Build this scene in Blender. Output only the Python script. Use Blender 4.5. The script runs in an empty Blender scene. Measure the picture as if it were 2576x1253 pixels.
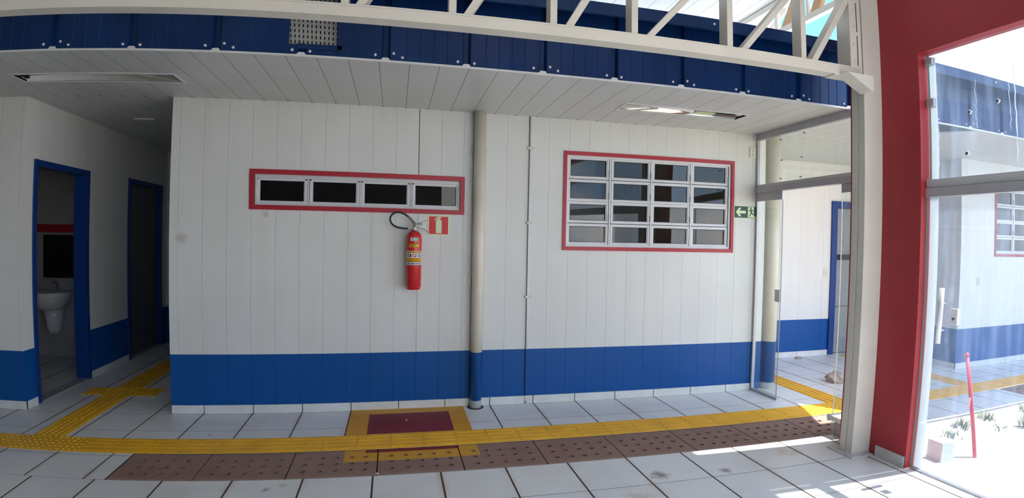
import bpy, bmesh, math, random
from mathutils import Matrix, Vector
random.seed(7)
PI = math.pi
C = bpy.context.collection
SC = bpy.context.scene

# ---------------------------------------------------------------- camera
cd=bpy.data.cameras.new('camera'); cam=bpy.data.objects.new('camera',cd); C.objects.link(cam)
cd.type='PANO'; cd.panorama_type='FISHEYE_LENS_POLYNOMIAL'      # a wide phone lens with its barrel distortion
cd.sensor_width=36; cd.sensor_fit='HORIZONTAL'; cd.fisheye_fov=math.radians(150)
cd.fisheye_polynomial_k0=0
cd.fisheye_polynomial_k1,cd.fisheye_polynomial_k2,cd.fisheye_polynomial_k3,cd.fisheye_polynomial_k4=(-0.0541516287,0.000191273722,3.03742046e-05,-9.20945174e-07)
RT=Vector((0.976598081,-0.214235657,0.0189544786)); UP=Vector((-0.0148232815,0.0208736381,0.999672227)); FW=Vector((0.214561085,0.976558946,-0.0172094794))
cam.matrix_world=Matrix(((RT.x,UP.x,-FW.x,1.897678),(RT.y,UP.y,-FW.y,-4.816539),(RT.z,UP.z,-FW.z,1.535190),(0,0,0,1)))
cd.clip_start=0.05; cd.clip_end=500
SC.camera=cam
# ---------------------------------------------------------------- sky, sun, exposure
SC.view_settings.view_transform='Standard'; SC.view_settings.look='None'
SC.view_settings.gamma=1; SC.view_settings.exposure=1.12; SC.view_settings.use_curve_mapping=False
W=bpy.data.worlds.new('sky'); SC.world=W; W.use_nodes=True
def build_sky():
    nt=W.node_tree; nt.nodes.clear(); L=nt.links.new; n=nt.nodes.new
    tc=n('ShaderNodeTexCoord'); sp=n('ShaderNodeSeparateXYZ'); L(tc.outputs['Generated'],sp.inputs[0])
    r=n('ShaderNodeValToRGB'); L(sp.outputs[2],r.inputs[0])
    r.color_ramp.elements[0].position=0.0; r.color_ramp.elements[0].color=(.58,.72,.88,1)
    r.color_ramp.elements[1].position=.33; r.color_ramp.elements[1].color=(.10,.29,.64,1); e=r.color_ramp.elements.new(.12); e.color=(.40,.58,.84,1)
    mp=n('ShaderNodeMapping'); mp.inputs['Scale'].default_value=(1,1,2.6); L(tc.outputs['Generated'],mp.inputs[0])
    nz=n('ShaderNodeTexNoise'); nz.inputs['Scale'].default_value=3.2; nz.inputs['Detail'].default_value=7; L(mp.outputs[0],nz.inputs[0])
    cr=n('ShaderNodeValToRGB'); cr.color_ramp.elements[0].position=.46; cr.color_ramp.elements[1].position=.60; L(nz.outputs[0],cr.inputs[0])
    mx=n('ShaderNodeMix'); mx.data_type='RGBA'; 
    def mr(sock,a,c):      # bright cloud bank on the sun side of the sky, a clear patch beside it
        k=n('ShaderNodeMapRange'); k.inputs[1].default_value=a; k.inputs[2].default_value=c; L(sock,k.inputs[0]); return k.outputs[0]
    def mm(op,a,c):
        k=n('ShaderNodeMath'); k.operation=op; L(a,k.inputs[0]); L(c,k.inputs[1]); return k.outputs[0]
    vd=n('ShaderNodeVectorMath'); vd.operation='DISTANCE'; L(tc.outputs['Generated'],vd.inputs[0]); vd.inputs[1].default_value=(.66,.64,.37)
    clear=mr(vd.outputs['Value'],.10,.17); bank=mm('MULTIPLY',mr(sp.outputs[0],.70,.76),mr(sp.outputs[1],.15,.3))
    L(mm('MAXIMUM',mm('MULTIPLY',cr.outputs[0],clear),bank),mx.inputs[0]); L(r.outputs[0],mx.inputs[6]); mx.inputs[7].default_value=(1.05,1.05,1.05,1)
    b=n('ShaderNodeBackground'); b.inputs[1].default_value=2.0; L(mx.outputs[2],b.inputs[0])
    o=n('ShaderNodeOutputWorld'); L(b.outputs[0],o.inputs[0])
build_sky()
SUN=Vector((-.4355,.0186,-1))
sd=bpy.data.lights.new('sun','SUN'); sd.energy=7; sd.angle=math.radians(.53); sd.color=(1,.96,.90)
so=bpy.data.objects.new('sun',sd); C.objects.link(so); so.location=(8,-3,12)
so.rotation_euler=SUN.to_track_quat('-Z','Y').to_euler()

# ---------------------------------------------------------------- helpers
def thicken(bm,geom,thickness):
    "turn an open sheet into a closed one of that thickness"
    bmesh.ops.recalc_face_normals(bm,faces=geom); bm.normal_update(); ns={v.index:None for v in bm.verts}
    bm.verts.index_update(); nrm={tuple(round(c,7) for c in v.co):v.normal.copy() for v in bm.verts}
    r=bmesh.ops.extrude_face_region(bm,geom=geom)
    for v in r['geom']:
        if isinstance(v,bmesh.types.BMVert): v.co=v.co-nrm[tuple(round(c,7) for c in v.co)]*thickness
class MB:
    def __init__(s): s.b=bmesh.new()
    def box(s,x0,x1,y0,y1,z0,z1,mi=0):
        vs=[s.b.verts.new((x,y,z)) for x in (x0,x1) for y in (y0,y1) for z in (z0,z1)]
        for f in ((0,1,3,2),(4,6,7,5),(0,4,5,1),(2,3,7,6),(0,2,6,4),(1,5,7,3)):
            fc=s.b.faces.new([vs[i] for i in f]); fc.material_index=mi
        return s
    def bar(s,p0,p1,w,d,side=None):
        "square bar from p0 to p1; w across SIDE, d along the other normal"
        p0=Vector(p0);p1=Vector(p1);a=(p1-p0).normalized()
        side=Vector(side) if side else (Vector((0,0,1)).cross(a) if abs(a.z)<.9 else Vector((1,0,0)))
        side=(side-a*side.dot(a)).normalized(); o=a.cross(side)
        vs=[s.b.verts.new(p+side*(i*w/2)+o*(j*d/2)) for p in (p0,p1) for i,j in ((-1,-1),(1,-1),(1,1),(-1,1))]
        for f in ((0,3,2,1),(4,5,6,7),(0,1,5,4),(1,2,6,5),(2,3,7,6),(3,0,4,7)): s.b.faces.new([vs[i] for i in f])
        return s
    def tube(s,pts,r,n=12,cap=True,closed=False):
        pts=[Vector(p) for p in pts]; rr=r if isinstance(r,(list,tuple)) else [r]*len(pts)
        rings=[]; prev=None
        for i,p in enumerate(pts):
            a=(pts[min(i+1,len(pts)-1)]-pts[max(i-1,0)]).normalized()
            if prev is None: u=a.orthogonal().normalized()
            else: u=(prev-a*prev.dot(a)).normalized()
            prev=u; v=a.cross(u)
            rings.append([s.b.verts.new(p+(u*math.cos(2*PI*k/n)+v*math.sin(2*PI*k/n))*rr[i]) for k in range(n)])
        for i in range(len(rings)-1):
            for k in range(n): 
                f=s.b.faces.new((rings[i][k],rings[i][(k+1)%n],rings[i+1][(k+1)%n],rings[i+1][k])); f.smooth=True
        if cap: s.b.faces.new(rings[0][::-1]); s.b.faces.new(rings[-1])
        return s
    def lathe(s,prof,c=(0,0,0),n=32,smooth=True):
        rings=[[s.b.verts.new((c[0]+r*math.cos(2*PI*k/n),c[1]+r*math.sin(2*PI*k/n),c[2]+z)) for k in range(n)] for r,z in prof]
        for i in range(len(rings)-1):
            for k in range(n):
                f=s.b.faces.new((rings[i][k],rings[i][(k+1)%n],rings[i+1][(k+1)%n],rings[i+1][k])); f.smooth=smooth
        if prof[0][0]>1e-4: s.b.faces.new(rings[0][::-1])
        if prof[-1][0]>1e-4: s.b.faces.new(rings[-1])
        return s
    def poly(s,pts,th,up=(0,0,1)):
        "flat outline extruded by th along up"
        up=Vector(up)*th; a=[s.b.verts.new(Vector(p)) for p in pts]; c=[s.b.verts.new(Vector(p)+up) for p in pts]
        f0=s.b.faces.new(a[::-1]); f1=s.b.faces.new(c)
        for i in range(len(a)): s.b.faces.new((a[i],a[(i+1)%len(a)],c[(i+1)%len(a)],c[i]))
        return s
    def quad(s,*p,mi=0):
        f=s.b.faces.new([s.b.verts.new(q) for q in p]); f.material_index=mi; return s
    def build(s,name,mats,parent=None,bevel=0):
        bmesh.ops.recalc_face_normals(s.b,faces=s.b.faces[:])
        if bevel:
            bmesh.ops.remove_doubles(s.b,verts=s.b.verts[:],dist=1e-6)
            es=[e for e in s.b.edges if len(e.link_faces)==2 and e.calc_face_angle(0)>.6]
            bmesh.ops.bevel(s.b,geom=es,offset=bevel,segments=2,profile=.6,affect='EDGES')
        m=bpy.data.meshes.new(name); s.b.to_mesh(m); s.b.free()
        for k in (mats if isinstance(mats,(list,tuple)) else [mats]): m.materials.append(k)
        o=bpy.data.objects.new(name,m); C.objects.link(o)
        if parent is not None:
            o.parent=parent; o.matrix_parent_inverse=parent.matrix_world.inverted()
        return o
def thing(name,label,cat,loc=(0,0,0),group=None,kind=None):
    o=bpy.data.objects.new(name,None); C.objects.link(o); o.location=loc; o.matrix_world=Matrix.Translation(loc)
    o.empty_display_size=.05
    return tag(o,label,cat,group,kind)
def tag(o,label=None,cat=None,group=None,kind=None):
    if label: o['label']=label
    if cat: o['category']=cat
    if group: o['group']=group
    if kind: o['kind']=kind
    return o
def struct(o,label,cat): return tag(o,label,cat,kind='structure')
def dup(root,delta,label=None):
    "copy of a thing with copies of its parts and sub-parts, moved by delta"
    r=root.copy(); C.objects.link(r); r.location=Vector(root.location)+Vector(delta)
    if label: r['label']=label
    for ch in list(root.children):
        c=ch.copy(); C.objects.link(c); c.parent=r
        for g in list(ch.children):
            d=g.copy(); C.objects.link(d); d.parent=c
    return r

# ---------------------------------------------------------------- materials
class NT:
    def __init__(s,name):
        s.m=bpy.data.materials.new(name); s.m.use_nodes=True; s.t=s.m.node_tree; s.n=s.t.nodes; s.L=s.t.links.new
        s.p=s.n['Principled BSDF']
    def v(s,x,sock):
        if isinstance(x,(int,float)): sock.default_value=x
        elif isinstance(x,tuple): sock.default_value=(*x,1) if len(x)==3 and sock.type=='RGBA' else x
        else: s.L(x,sock)
    def math(s,op,a,b=0,c=None):
        k=s.n.new('ShaderNodeMath'); k.operation=op; s.v(a,k.inputs[0]); s.v(b,k.inputs[1])
        if c is not None: s.v(c,k.inputs[2])
        return k.outputs[0]
    def pos(s):
        g=s.n.new('ShaderNodeNewGeometry'); q=s.n.new('ShaderNodeSeparateXYZ'); s.L(g.outputs['Position'],q.inputs[0]); return q.outputs[0],q.outputs[1],q.outputs[2],g.outputs['Position']
    def noise(s,scale,detail=3,vec=None,rough=.5):
        k=s.n.new('ShaderNodeTexNoise'); k.inputs['Scale'].default_value=scale; k.inputs['Detail'].default_value=detail; k.inputs['Roughness'].default_value=rough
        if vec is None: vec=s.pos()[3]
        s.L(vec,k.inputs['Vector']); return k.outputs[0]
    def mix(s,f,a,b,mode='MIX'):
        k=s.n.new('ShaderNodeMix'); k.data_type='RGBA'; k.blend_type=mode; s.v(f,k.inputs[0]); s.v(a,k.inputs[6]); s.v(b,k.inputs[7]); return k.outputs[2]
    def ramp(s,x,a,b,ca=(0,0,0),cb=(1,1,1)):
        k=s.n.new('ShaderNodeMapRange'); k.inputs[1].default_value=a; k.inputs[2].default_value=b; s.v(x,k.inputs[0]); k.clamp=True; return k.outputs[0]
    def line(s,u,off,pitch,w):
        "1 on a line every pitch, w wide"
        f=s.math('FRACT',s.math('DIVIDE',s.math('SUBTRACT',u,off),pitch)); d=s.math('MULTIPLY',s.math('MINIMUM',f,s.math('SUBTRACT',1,f)),pitch)
        return s.ramp(d,w*.5+.0008,w*.5-.0008)
    def near(s,u,at,w):
        return s.ramp(s.math('ABSOLUTE',s.math('SUBTRACT',u,at)),w*.5+.0008,w*.5-.0008)
    def bump(s,h,dist,strength=1):
        k=s.n.new('ShaderNodeBump'); k.inputs['Strength'].default_value=strength; k.inputs['Distance'].default_value=dist; s.v(h,k.inputs['Height']); s.L(k.outputs[0],s.p.inputs['Normal'])
    def set(s,**k):
        for a,b in k.items(): s.v(b,s.p.inputs[a.replace('_',' ')])
        return s.m
def mat(name,col,rough=.5,metal=0,var=.06,scale=9,spec=.5,bump=0,bscale=60):
    t=NT(name)
    if var:
        f=t.noise(scale,5); c=t.mix(t.ramp(f,.3,.7),tuple(x*(1-var) for x in col),tuple(min(1,x*(1+var)) for x in col))
    else: c=col
    if bump: t.bump(t.noise(bscale,4),bump)
    t.set(Base_Color=c,Roughness=rough,Metallic=metal); t.p.inputs['Specular IOR Level'].default_value=spec
    return t.m
WHITE=(.73,.745,.725); BLUE=(.003,.084,.32)
def panel_mat(name,axis,off=.072,pitch=.2016,extra=False,base=WHITE,band=True,seam=.26):
    t=NT(name); x,y,z,P=t.pos(); u=x if axis=='x' else y
    l=t.line(u,off,pitch,.0028)
    wear=t.ramp(t.noise(1.3,6,rough=.6),.25,.8)
    c=t.mix(wear,base,tuple(b*.9 for b in base))
    mp=t.n.new('ShaderNodeMapping'); mp.inputs['Scale'].default_value=(5,5,.35); t.L(P,mp.inputs[0])
    stre=t.ramp(t.noise(2.2,4,mp.outputs[0]),.45,.8); c=t.mix(t.math('MULTIPLY',stre,.22),c,(.62,.55,.42))
    if extra:
        # grubby stains under the eaves and beside the downpipe, scuff and chipped patch
        top=t.math('MULTIPLY',t.ramp(z,2.2,2.7),.30); c=t.mix(t.math('MULTIPLY',top,t.noise(3,5)),c,(.55,.46,.30))
        for (sx,sz,r,col,a) in ((.10,1.50,.06,(.38,.33,.30),.5),(.80,1.72,.035,(.52,.40,.26),.6),(2.62,2.35,.09,(.40,.30,.20),.55)):
            d=t.math('SQRT',t.math('ADD',t.math('POWER',t.math('SUBTRACT',x,sx),2),t.math('POWER',t.math('SUBTRACT',z,sz),2)))
            d=t.math('ADD',d,t.math('MULTIPLY',t.math('SUBTRACT',t.noise(28,4),.5),.09))
            c=t.mix(t.math('MULTIPLY',t.ramp(d,r,r*.3),a),c,col)
    c=t.mix(t.math('MULTIPLY',l,seam),c,tuple(b*.45 for b in base))
    if extra:
        big=t.math('MULTIPLY',t.near(x,2.088,.0075),t.ramp(z,2.08,2.09)); c=t.mix(big,c,(.05,.05,.05))
        big2=t.math('MULTIPLY',t.near(x,2.088,.004),.6); c=t.mix(big2,c,(.2,.2,.2))
    if band:
        blue=t.mix(t.math('MULTIPLY',l,.5),t.mix(wear,BLUE,tuple(b*.86 for b in BLUE)),(.004,.02,.08))
        bf=t.ramp(z,.5125,.5105); c=t.mix(bf,c,blue)
        t.set(Roughness=t.mix(bf,(.5,.5,.5),(.42,.42,.42))); t.p.inputs['Specular IOR Level'].default_value=.25
    else: t.set(Roughness=.5)
    t.bump(t.math('SUBTRACT',t.math('MULTIPLY',t.noise(2.5,3,mp.outputs[0]),.25),l),.003,.7)
    t.set(Base_Color=c); return t.m
def tile_mat(name,x0,tx,y0,ty,wx=.010,wy=.005,base=(.78,.79,.78),spots=()):
    t=NT(name); x,y,z,P=t.pos()
    lx=t.line(x,x0,tx,wx); ly=t.line(y,y0,ty,wy); l=t.math('MAXIMUM',lx,t.math('MULTIPLY',ly,.8))
    cid=t.n.new('ShaderNodeCombineXYZ'); t.L(t.math('FLOOR',t.math('DIVIDE',t.math('SUBTRACT',x,x0),tx)),cid.inputs[0]); t.L(t.math('FLOOR',t.math('DIVIDE',t.math('SUBTRACT',y,y0),ty)),cid.inputs[1])
    wn=t.n.new('ShaderNodeTexWhiteNoise'); t.L(cid.outputs[0],wn.inputs[0])
    c=t.mix(t.math('MULTIPLY',wn.outputs[0],.5),base,tuple(b*.93 for b in base))
    c=t.mix(t.math('MULTIPLY',t.ramp(t.noise(1.7,7,rough=.65),.48,.78),.35),c,(.50,.42,.33))
    c=t.mix(t.math('MULTIPLY',t.ramp(t.noise(11,6,rough=.7),.66,.74),.45),c,(.30,.24,.18))
    for sx,sy,r,col,a in spots:
        d=t.math('SQRT',t.math('ADD',t.math('POWER',t.math('SUBTRACT',x,sx),2),t.math('POWER',t.math('SUBTRACT',y,sy),2)))
        d=t.math('ADD',d,t.math('MULTIPLY',t.math('SUBTRACT',t.noise(14,4),.5),r*2.2))
        c=t.mix(t.math('MULTIPLY',t.ramp(d,r,r*.15),a),c,col)
    # rusty soil washed out of the joints
    def soft(u,o,p): 
        f=t.math('FRACT',t.math('DIVIDE',t.math('SUBTRACT',u,o),p)); return t.math('MULTIPLY',t.math('MINIMUM',f,t.math('SUBTRACT',1,f)),p)
    dd=soft(x,x0,tx); c=t.mix(t.math('MULTIPLY',t.ramp(dd,.045,.004),t.math('MULTIPLY',t.ramp(t.noise(2.6,4),.45,.7),.55)),c,(.48,.30,.18))
    c=t.mix(l,c,(.085,.055,.038))
    t.set(Base_Color=c,Roughness=t.mix(l,(.28,.28,.28),(.9,.9,.9))); t.p.inputs['Specular IOR Level'].default_value=.45
    t.bump(t.math('SUBTRACT',t.math('MULTIPLY',t.noise(1.5,3),.12),l),.004,.8)
    return t.m
def plank_mat(name,axis,off,pitch,base,w=.004,dark=.28,rough=.4,nick=False):
    t=NT(name); x,y,z,P=t.pos(); u=x if axis=='x' else y
    l=t.line(u,off,pitch,w)
    c=t.mix(t.ramp(t.noise(2.2,5),.3,.75),base,tuple(b*.9 for b in base))
    c=t.mix(l,c,tuple(b*dark for b in base))
    if nick: c=t.mix(t.math('MULTIPLY',t.line(u,off,pitch,.028),t.near(y,-.008,.016)),c,(.05,.035,.025))     # dark gap at each strip end
    t.set(Base_Color=c,Roughness=rough); t.bump(t.math('SUBTRACT',0,l),.003,.6); return t.m
def glass_mat(name,tint=(1,1,1),dirt=.0,refl=1.0,rough=.0,dcol=(.8,.8,.8)):
    "thin pane: see-through, mirror at a slant, with a film of dust"
    t=NT(name); t.n.remove(t.p); out=[k for k in t.n if k.type=='OUTPUT_MATERIAL'][0]
    tr=t.n.new('ShaderNodeBsdfTransparent'); tr.inputs[0].default_value=(*tint,1)
    gl=t.n.new('ShaderNodeBsdfGlossy'); gl.inputs['Roughness'].default_value=rough
    fr=t.n.new('ShaderNodeLayerWeight'); fr.inputs[0].default_value=.5     # Schlick, the same from both sides
    f=t.math('MINIMUM',t.math('MULTIPLY',t.math('ADD',.045,t.math('MULTIPLY',t.math('POWER',fr.outputs['Facing'],4.2),.9)),refl),1)
    m=t.n.new('ShaderNodeMixShader'); t.L(f,m.inputs[0]); t.L(tr.outputs[0],m.inputs[1]); t.L(gl.outputs[0],m.inputs[2])
    res=m.outputs[0]
    if dirt:
        df=t.n.new('ShaderNodeBsdfDiffuse'); df.inputs[0].default_value=(*dcol,1)
        tl=t.n.new('ShaderNodeBsdfTranslucent'); tl.inputs[0].default_value=(*dcol,1)
        ad=t.n.new('ShaderNodeMixShader'); ad.inputs[0].default_value=.5; t.L(df.outputs[0],ad.inputs[1]); t.L(tl.outputs[0],ad.inputs[2])
        x,y,z,P=t.pos(); mp=t.n.new('ShaderNodeMapping'); mp.inputs['Scale'].default_value=(6,6,.8); t.L(P,mp.inputs[0])
        k=t.math('MULTIPLY',t.math('ADD',.5,t.ramp(t.noise(2.5,6,mp.outputs[0]),.45,.8)),dirt)
        m2=t.n.new('ShaderNodeMixShader'); t.L(k,m2.inputs[0]); t.L(res,m2.inputs[1]); t.L(ad.outputs[0],m2.inputs[2]); res=m2.outputs[0]
    t.L(res,out.inputs[0]); return t.m

M={}
M['wall_x']=panel_mat('painted_panel_front','x',extra=True)
M['wall_xr']=panel_mat('painted_panel_far','x',off=.1,pitch=.4,seam=.35)
M['wall_y']=panel_mat('painted_panel_side','y')
M['ceil']=plank_mat('pvc_ceiling','x',.1653,.2,(.60,.61,.60),w=.0045,nick=True)
M['lining']=plank_mat('canopy_lining','x',.045,.2,(.80,.80,.78),w=.006,dark=.35)
M['tile_wall']=tile_mat('tiles_by_wall',.2794,.41484,-.454,.4148)
M['tile_left']=tile_mat('tiles_left',-.06,.412,-.972,.412)
M['tile_near']=tile_mat('tiles_near',-.41586,.43604,-1.37684,.43004,wx=.012,wy=.005,spots=((4.09,-1.735,.05,(.22,.15,.10),.85),(3.62,-1.70,.08,(.12,.11,.10),.8),(1.13,-1.52,.035,(.15,.14,.13),.9),(1.22,-1.46,.03,(.55,.50,.47),.9),(4.75,-1.55,.14,(.50,.36,.25),.55),(3.35,-1.95,.10,(.50,.40,.30),.5)))
M['base']=mat('skirting_tile',(.70,.71,.68),.35,var=.08)
M['gray_base']=mat('grey_skirting',(.55,.55,.54),.5,var=.1)
M['grout']=mat('dark_joint',(.03,.028,.025),.8)
M['fascia']=mat('blue_sheet_metal',(.004,.028,.115),.30,var=.2,scale=3,spec=.25)
M['cap']=mat('blue_flashing',(.006,.034,.12),.32,var=.15,scale=3,spec=.25)
M['cream']=mat('cream_steel_paint',(.72,.685,.60),.42,var=.05,scale=4)
M['tan']=mat('primer_tan_steel',(.56,.33,.18),.5,var=.08)
M['red']=mat('red_wall_paint',(.38,.024,.034),.42,var=.10,scale=1.6)
M['red_trim']=mat('red_trim_paint',(.40,.014,.028),.4,var=.06)
M['alu']=mat('white_aluminium',(.64,.65,.66),.32,var=.04,metal=0)
M['alu_gray']=mat('grey_aluminium',(.46,.46,.49),.35,var=.05,metal=.25)
M['gasket']=mat('black_gasket',(.01,.01,.01),.5,var=0)
M['door_blue']=mat('blue_door_paint',(.006,.042,.20),.35,var=.08)
M['pipe_w']=NT('pipe_paint')
def pipe_mat():
    t=M['pipe_w']; x,y,z,P=t.pos()
    c=t.mix(t.ramp(t.noise(3,5),.3,.75),(.70,.67,.57),(.60,.55,.44))
    c=t.mix(t.ramp(z,.5125,.5105),c,BLUE); c=t.mix(t.ramp(z,.0715,.0695),c,(.70,.71,.68))
    M['pipe_w']=t.set(Base_Color=c,Roughness=.38)
pipe_mat()
M['rubber']=mat('black_rubber',(.012,.012,.012),.45,var=0)
M['steel']=mat('bare_steel',(.55,.55,.55),.3,metal=1,var=.05)
M['dark_steel']=mat('dull_steel',(.18,.18,.18),.4,metal=.8,var=.05)
M['ext_red']=mat('extinguisher_red',(.56,.018,.02),.22,var=.03)
M['paper']=mat('white_label',(.75,.75,.72),.5,var=.05)
M['yellow_lab']=mat('yellow_label',(.78,.42,.02),.5,var=.05)
M['green_lab']=mat('green_label',(.20,.62,.45),.5,var=.05)
M['blue_lab']=mat('blue_label',(.03,.08,.38),.5,var=.05)
M['pink_lab']=mat('magenta_label',(.60,.04,.14),.5,var=.05)
M['black']=mat('black_ink',(.012,.012,.012),.5,var=0)
M['sign_green']=mat('sign_green',(.006,.045,.035),.4,var=0)
M['lumi']=mat('pale_luminescent_film',(.66,.78,.50),.5,var=.03)
M['sign_red']=mat('sign_red',(.60,.02,.02),.45,var=.03)
M['plastic']=mat('ivory_plastic',(.66,.64,.55),.4,var=.03)
M['slotgray']=mat('perforated_grey',(.34,.35,.33),.5,var=.06)
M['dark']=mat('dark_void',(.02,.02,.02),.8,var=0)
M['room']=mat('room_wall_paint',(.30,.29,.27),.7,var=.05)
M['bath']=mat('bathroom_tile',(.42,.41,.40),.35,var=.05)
M['ceramic']=mat('white_ceramic',(.75,.75,.75),.12,var=.02)
M['mirror']=mat('mirror',(.30,.30,.30),.12,metal=1,var=0)
M['yellow']=mat('tactile_yellow',(.84,.45,.018),.5,var=.10,scale=5)
M['yel_paint']=mat('yellow_floor_paint',(.68,.33,.015),.5,var=.08,scale=3)
M['red_paint']=mat('dark_red_floor_paint',(.22,.018,.016),.5,var=.10,scale=4)
M['sand']=mat('sandy_soil',(.44,.38,.30),.9,var=.18,scale=2.5,bump=.03,bscale=9)
M['grass']=mat('dry_grass',(.13,.17,.05),.8,var=.3,scale=20)
M['concrete']=mat('grey_concrete',(.34,.33,.33),.85,var=.12,scale=14)
M['marble']=mat('pale_stone',(.60,.59,.58),.5,var=.08,scale=10)
M['cloth']=mat('beige_cloth',(.42,.33,.27),.9,var=.15,scale=14)
M['pole_red']=mat('pole_red',(.62,.02,.05),.4,var=.04)
M['refl']=mat('lamp_reflector',(.75,.72,.66),.12,metal=.85,var=.02)
M['tube']=mat('lamp_tube',(.85,.86,.88),.2,var=0)
M['roofm']=mat('metal_roof_top',(.45,.46,.47),.4,var=.05)
M['pane_dark']=glass_mat('tinted_pane',(.30,.31,.31),.08,.7,dcol=(.12,.12,.12))
M['pane_win']=glass_mat('window_pane',(.42,.42,.40),.13,1.25,dcol=(.24,.24,.21))
M['pane_clear']=glass_mat('clear_glass',(.93,.96,.94),.035,.9)
M['pane_dusty']=glass_mat('dusty_glass',(.78,.82,.85),.11,.9,dcol=(.60,.76,1.0))  # blue cast of the dust film paints in haze; tint dims the view
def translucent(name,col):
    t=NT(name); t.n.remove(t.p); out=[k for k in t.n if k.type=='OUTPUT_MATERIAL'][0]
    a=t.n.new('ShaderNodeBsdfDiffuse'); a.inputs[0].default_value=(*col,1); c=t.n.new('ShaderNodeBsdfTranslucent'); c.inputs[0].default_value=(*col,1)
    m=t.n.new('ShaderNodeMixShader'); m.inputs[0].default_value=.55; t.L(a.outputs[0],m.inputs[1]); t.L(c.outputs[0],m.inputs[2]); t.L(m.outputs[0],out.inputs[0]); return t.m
M['glare']=translucent('milky_glare_strip',(.9,.92,.92))  # translucent white that paints in glare
M['glass_edge']=mat('green_glass_edge',(.30,.55,.42),.15,var=0)
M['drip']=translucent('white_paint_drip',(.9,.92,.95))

# slab material: reddish concrete, over-painted where the floor marking crosses it
def slab_mat():
    t=NT('drilled_slab'); x,y,z,P=t.pos()
    c=t.mix(t.ramp(t.noise(7,6,rough=.7),.35,.7),(.30,.175,.135),(.22,.13,.105))
    c=t.mix(t.math('MULTIPLY',t.ramp(t.noise(1.1,3),.4,.7),.5),c,(.30,.22,.18))
    c=t.mix(t.math('MULTIPLY',t.ramp(y,-1.33,-1.375),.5),c,(.46,.36,.30))
    def inside(x0,x1,y0,y1):
        return t.math('MULTIPLY',t.math('MULTIPLY',t.ramp(x,x0-.001,x0+.001),t.ramp(x,x1+.001,x1-.001)),t.math('MULTIPLY',t.ramp(y,y0-.001,y0+.001),t.ramp(y,y1+.001,y1-.001)))
    up=t.ramp(z,-.012,-.006)
    c=t.mix(t.math('MULTIPLY',up,inside(1.555,2.508,-1.130,-.9)),c,(.60,.31,.03))
    c=t.mix(t.math('MULTIPLY',up,inside(1.698,2.363,-.981,-.9)),c,(.22,.018,.016))
    t.bump(t.noise(60,5),.002,.6)
    return t.set(Base_Color=c,Roughness=.8)
M['slab']=slab_mat()

H=2.692
def wall_with_holes(x0,x1,z0,z1,y0,y1,holes):
    "wall slab in the XZ plane with rectangular openings"
    b=MB(); xs=sorted({x0,x1,*[h[0] for h in holes],*[h[1] for h in holes]}); zs=sorted({z0,z1,*[h[2] for h in holes],*[h[3] for h in holes]})
    for i in range(len(xs)-1):
        for j in range(len(zs)-1):
            cx=(xs[i]+xs[i+1])/2; cz=(zs[j]+zs[j+1])/2
            if any(h[0]<cx<h[1] and h[2]<cz<h[3] for h in holes): continue
            b.box(xs[i],xs[i+1],y0,y1,zs[j],zs[j+1])
    bmesh.ops.remove_doubles(b.b,verts=b.b.verts[:],dist=1e-5)
    kill=[f for f in b.b.faces if any(g is not f and len(set(g.verts)&set(f.verts))==4 for g in f.edges[0].link_faces)]
    bmesh.ops.delete(b.b,geom=kill,context='FACES_ONLY')
    return b
W1=(.70,2.47,1.783,2.068); W2=(3.485,5.262,1.475,2.368); W3=tuple(a+6.08*(i<2) for i,a in enumerate(W2))

# ---------------------------------------------------------------- setting: walls
struct(wall_with_holes(0,5.68,0,H+.02,0,.12,[W1,W2]).build('wall_front',M['wall_x']),'white panelled wall with a blue dado, between dark hallway and glass partition','wall')
struct(MB().box(-4.6,-1.31,0,.11,0,H+.02).build('wall_left',M['wall_x']),'narrow white wall with blue base left of the dark hallway','wall')
# hallway
b=MB()
for y0,y1,z0,z1 in ((.11,.20,0,H),(.20,1.11,2.15,H),(1.11,2.09,0,H),(2.09,3.02,2.17,H),(3.02,3.3,0,H)): b.box(-1.42,-1.31,y0,y1,z0,z1)
struct(b.build('wall_hallway',M['wall_y']),'hallway side wall with two blue-framed doorways','wall')
struct(MB().box(-1.42,.12,3.22,3.32,0,H).build('wall_back',M['wall_x']),'dim end wall of the hallway','wall')
struct(MB().box(0,.12,.12,3.22,0,H).build('wall_right_hallway',M['wall_y']),'right side wall of the dark hallway','wall')
# rooms behind the front wall and the bathroom
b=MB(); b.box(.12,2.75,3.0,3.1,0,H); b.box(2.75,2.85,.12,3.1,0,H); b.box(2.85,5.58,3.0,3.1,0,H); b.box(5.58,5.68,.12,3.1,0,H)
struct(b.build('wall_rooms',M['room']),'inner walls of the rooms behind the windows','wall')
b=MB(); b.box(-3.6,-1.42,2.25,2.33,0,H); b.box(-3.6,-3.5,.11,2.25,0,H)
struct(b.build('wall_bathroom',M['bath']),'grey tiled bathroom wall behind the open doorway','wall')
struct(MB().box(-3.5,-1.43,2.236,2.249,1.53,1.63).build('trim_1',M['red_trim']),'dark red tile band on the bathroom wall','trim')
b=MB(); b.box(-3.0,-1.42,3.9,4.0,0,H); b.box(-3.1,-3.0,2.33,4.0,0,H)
struct(b.build('wall_side_room',M['room']),'wall of the dark room behind the second hallway door','wall')
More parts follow.
